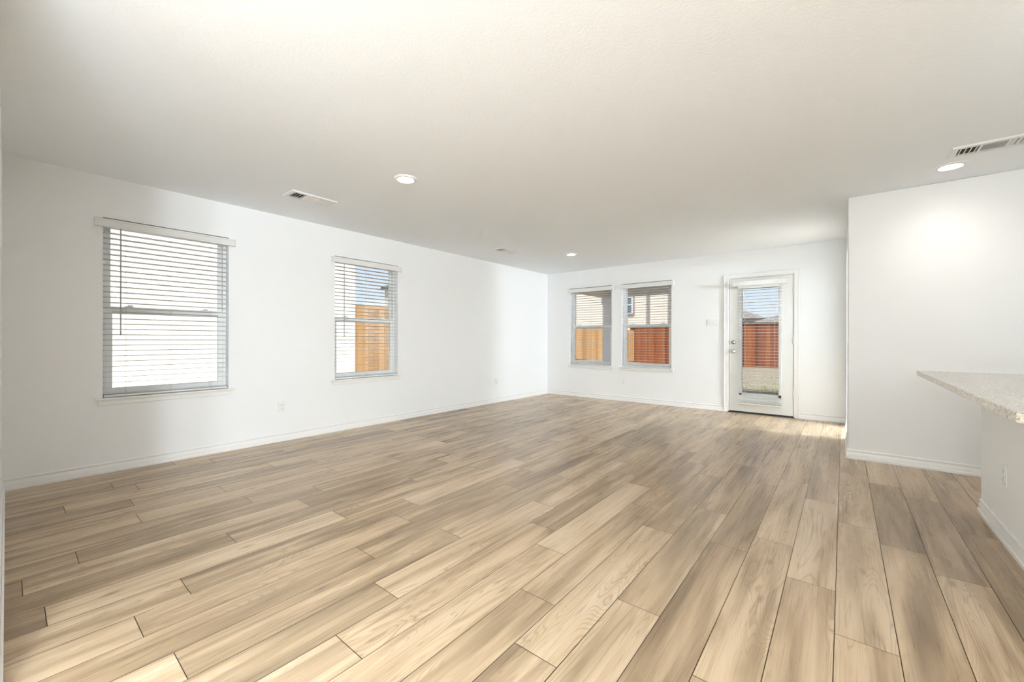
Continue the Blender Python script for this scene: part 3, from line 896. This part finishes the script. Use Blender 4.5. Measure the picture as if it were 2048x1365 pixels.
PY = 9.92
struct('patio_slab', box(nb(), -4.95, 1.6, YB + WT, PY + 0.25, -0.30, -0.075, 0.01), M['concrete'])
def patio():
    r = thing('patio_cover', 'covered patio roof with grey soffit outside the back wall windows', 'patio cover', (-1.7, 8.5, -0.075))
    ox, oy, oz = -1.7, 8.5, -0.075
    def bx(x0, x1, y0, y1, z0, z1, b=0.004): return box(nb(), x0 - ox, x1 - ox, y0 - oy, y1 - oy, z0 - oz, z1 - oz, b)
    obj('soffit', bx(-4.95, 1.6, YB + WT, PY + 0.5, 2.46, 2.56), M['soffit'], r)
    bm = bx(-4.95, 1.6, PY - 0.10, PY + 0.10, 2.20, 2.46)
    obj('front_beam', bm, M['soffit'], r)
    obj('side_beam', bx(-4.93, -4.75, YB + WT, PY - 0.1, 2.20, 2.46), M['cream_siding'], r)
    obj('gutter', bx(-5.05, 1.7, PY + 0.5, PY + 0.62, 2.44, 2.57, 0.01), M['gutter'], r)
    bm = nb()
    box(bm, -5.0 - ox, 1.65 - ox, YB + WT - oy, PY + 0.55 - oy, 2.56 - oz, 2.62 - oz)
    obj('roof_deck', bm, M['shingle'], r)
    for x in (-4.80, 1.35):
        col = obj('patio_column', bx(x - 0.10, x + 0.10, PY - 0.10, PY + 0.10, -0.075, 2.20, 0.006), M['column'], r)
        for nm, za, zb in (('column_base', 0.0, 0.14), ('column_capital', 2.20 - oz - 0.16, 2.20 - oz - 0.001)):
            obj(nm, box(nb(), x - 0.125 - ox, x + 0.125 - ox, PY - 0.125 - oy, PY + 0.125 - oy, za, zb, 0.006), M['column'], col)
patio()

def fence(name, label, P0, P1, zfun, mat, posts_inside, group=None):
    P0, P1 = Vector(P0), Vector(P1)
    d = (P1 - P0); L = d.length
    r = thing(name, label, 'fence', (P0.x, P0.y, 0), math.atan2(d.y, d.x), group)
    rr = random.Random(int(L * 13))
    bm = nb(); x = 0.0
    while x < L - 0.02:
        w = 0.139
        b, t = zfun(x)
        t += rr.uniform(-0.008, 0.008)
        yy = rr.uniform(-0.002, 0.002)
        v = box(bm, x, x + w, yy, yy + 0.017, b + 0.03, t)
        x += w + 0.003
    obj('picket_panel', bm, mat, r)
    for k in (0.25, 0.95, 1.55):
        bm = nb(); b0, t0 = zfun(0); b1, t1 = zfun(L)
        s = -1 if posts_inside else 1
        y0 = -0.040 if posts_inside else 0.020
        vs_ = [(0, y0, b0 + k), (L, y0, b1 + k), (L, y0 + 0.037, b1 + k), (0, y0 + 0.037, b0 + k)]
        A = [bm.verts.new(p) for p in vs_]; B = [bm.verts.new((p[0], p[1], p[2] + 0.085)) for p in vs_]
        bm.faces.new(A); bm.faces.new(B)
        for i in range(4):
            j = (i + 1) % 4
            bm.faces.new((A[i], A[j], B[j], B[i]))
        bmesh.ops.recalc_face_normals(bm, faces=bm.faces[:])
        obj('fence_rail', bm, mat, r)
    x = 1.2
    while x < L:
        b, t = zfun(x)
        y0 = -0.13 if posts_inside else 0.058
        obj('fence_post', box(nb(), x - 0.045, x + 0.045, y0, y0 + 0.09, b - 0.05, t - 0.05, 0.004), mat, r)
        x += 2.44
    b0, t0 = zfun(0); b1, t1 = zfun(L)
    return r
def side_z(x):                               # stepped top, measured from the near end (y = 4.75)
    return 0.27 - 0.34 * max(0.0, (x - 10.2) / 5.9), (1.87 - 0.17 * min(x, 2.0) / 2.0 if x < 2.4 else 1.58)
fence('picket_fence', 'pale tan picket fence along the side yard, seen in the windows near the corner', (-8.62, 4.75), (-8.62, 20.9), side_z, M['tan_fence'], False)
fence('picket_fence', 'reddish brown picket fence across the back of the yard, behind the glazed door', (9.0, 21.05), (-8.78, 21.05), lambda x: (-0.14, 1.80 + 0.0 * x), M['red_fence'], True)
cap = bpy.data.objects['picket_fence.001']
obj('fence_cap', box(nb(), 0.0, 17.78, -0.03, 0.06, 1.80, 1.835), M['red_fence'], cap)

def hip_roof(bm, x0, x1, y0, y1, z, pitch, over=0.4):
    x0 -= over; x1 += over; y0 -= over; y1 += over
    w, d = x1 - x0, y1 - y0
    if d <= w:
        k = d / 2; hh = k * pitch
        r0, r1 = (x0 + k, (y0 + y1) / 2, z + hh), (x1 - k, (y0 + y1) / 2, z + hh)
    else:
        k = w / 2; hh = k * pitch
        r0, r1 = ((x0 + x1) / 2, y0 + k, z + hh), ((x0 + x1) / 2, y1 - k, z + hh)
    c = [bm.verts.new(p) for p in ((x0, y0, z), (x1, y0, z), (x1, y1, z), (x0, y1, z))]
    a, b = bm.verts.new(r0), bm.verts.new(r1)
    if d <= w:
        bm.faces.new((c[0], c[1], b, a)); bm.faces.new((c[1], c[2], b)); bm.faces.new((c[2], c[3], a, b)); bm.faces.new((c[3], c[0], a))
    else:
        bm.faces.new((c[0], c[1], a)); bm.faces.new((c[1], c[2], b, a)); bm.faces.new((c[2], c[3], b)); bm.faces.new((c[3], c[0], a, b))
    bm.faces.new(c[::-1])
    bmesh.ops.recalc_face_normals(bm, faces=bm.faces[:])
    return bm

def house(label, x0, x1, y0, y1, zb, ze, wall, pitch=0.38, over=0.4, fascia=True, roof='shingle'):
    ox, oy = (x0 + x1) / 2, (y0 + y1) / 2
    r = thing('neighbor_house', label, 'house', (ox, oy, zb), 0, 'neighbouring houses')
    obj('house_wall', box(nb(), x0 - ox, x1 - ox, y0 - oy, y1 - oy, 0, ze - zb), wall, r)
    rf = obj('roof', hip_roof(nb(), x0 - ox, x1 - ox, y0 - oy, y1 - oy, ze - zb + 0.002, pitch, over), M[roof], r)
    if fascia:
        bm = nb(); a, b, c, d = x0 - ox - over, x1 - ox + over, y0 - oy - over, y1 - oy + over
        z0, z1 = ze - zb - 0.16, ze - zb + 0.01
        box(bm, a, b, c - 0.03, c, z0, z1); box(bm, a, b, d, d + 0.03, z0, z1); box(bm, a - 0.03, a, c, d, z0, z1); box(bm, b, b + 0.03, c, d, z0, z1)
        obj('fascia', bm, M['gutter'], r)
    return r, ox, oy
# the house next door, a few steps from the left wall
nh, ox, oy = house('white sided house filling the leftmost window, next door across the side yard', -18, -8.05, -9, 4.62, 0.2, 3.7, M['white_siding'], over=0.35)
obj('corner_board', box(nb(), -8.17 - ox, -8.03 - ox, 4.50 - oy, 4.64 - oy, 0.0, 3.5), M['white_siding'], nh)
# the cream house behind the side fence corner
hb, ox, oy = house('cream sided tall house with a window reflecting blue, seen through the back wall windows', -17.5, -7.75, 24.4, 33, 0.0, 6.2, M['cream_siding'])
wf = obj('window', box(nb(), -11.35 - ox, -10.00 - ox, 24.34 - oy, 24.42 - oy, 2.62, 3.86), M['brown_trim'], hb)
obj('window_frame', box(nb(), -11.25 - ox, -10.11 - ox, 24.325 - oy, 24.36 - oy, 2.72, 3.78), M['vinyl'], wf)
obj('pane', box(nb(), -11.16 - ox, -10.20 - ox, 24.315 - oy, 24.33 - oy, 3.32, 3.70), M['house_glass'], wf)
obj('pane', box(nb(), -11.16 - ox, -10.20 - ox, 24.315 - oy, 24.33 - oy, 2.79, 3.25), M['house_glass'], wf)
for x, w in ((-9.05, 0.16), (-7.83, 0.10)):
    obj('trim_board', box(nb(), x - w - ox, x + w * 0 - ox, 24.36 - oy, 24.41 - oy, 0.0, 6.1), M['brown_trim'], hb)
# roofs beyond the back fence
hc, ox, oy = house('far house whose grey roof falls to the right in the door glass', -15.5, -5.55, 40.0, 50, -0.6, 2.92, M['house_wall'], pitch=0.42, over=0.5)
for x, w, z0, z1, m in ((-7.0, 0.5, 2.6, 3.2, 'house_glass'), (-5.95, 0.35, 2.5, 3.2, 'house_glass')):
    f = obj('window', box(nb(), x - w - 0.08 - ox, x + w + 0.08 - ox, 39.95 - oy, 40.01 - oy, z0 - 0.08, z1 + 0.08), M['vinyl'], hc)
    obj('pane', box(nb(), x - w - ox, x + w - ox, 39.93 - oy, 39.96 - oy, z0, z1), M[m], f)
bm = nb(); lathe(bm, [(0.045, 2.4), (0.045, 3.05), (0.06, 3.05), (0.06, 3.1)], (-5.3 - ox, 43.0 - oy, 0.6), 'Z', 12)
obj('vent_pipe', bm, M['gutter'], hc)
house('far house whose grey roof rises to the right in the door glass', -4.75, 8.0, 34.0, 44, -0.6, 2.36, M['house_wall'], pitch=0.38, over=0.35)
# the house far down the side, only its grey roof edge shows
house('distant pale house seen above the tan fence in the second left wall window', -17.0, -10.4, 11.35, 14.4, 0.2, 3.62, M['house_wall'], pitch=0.12, over=0.12)
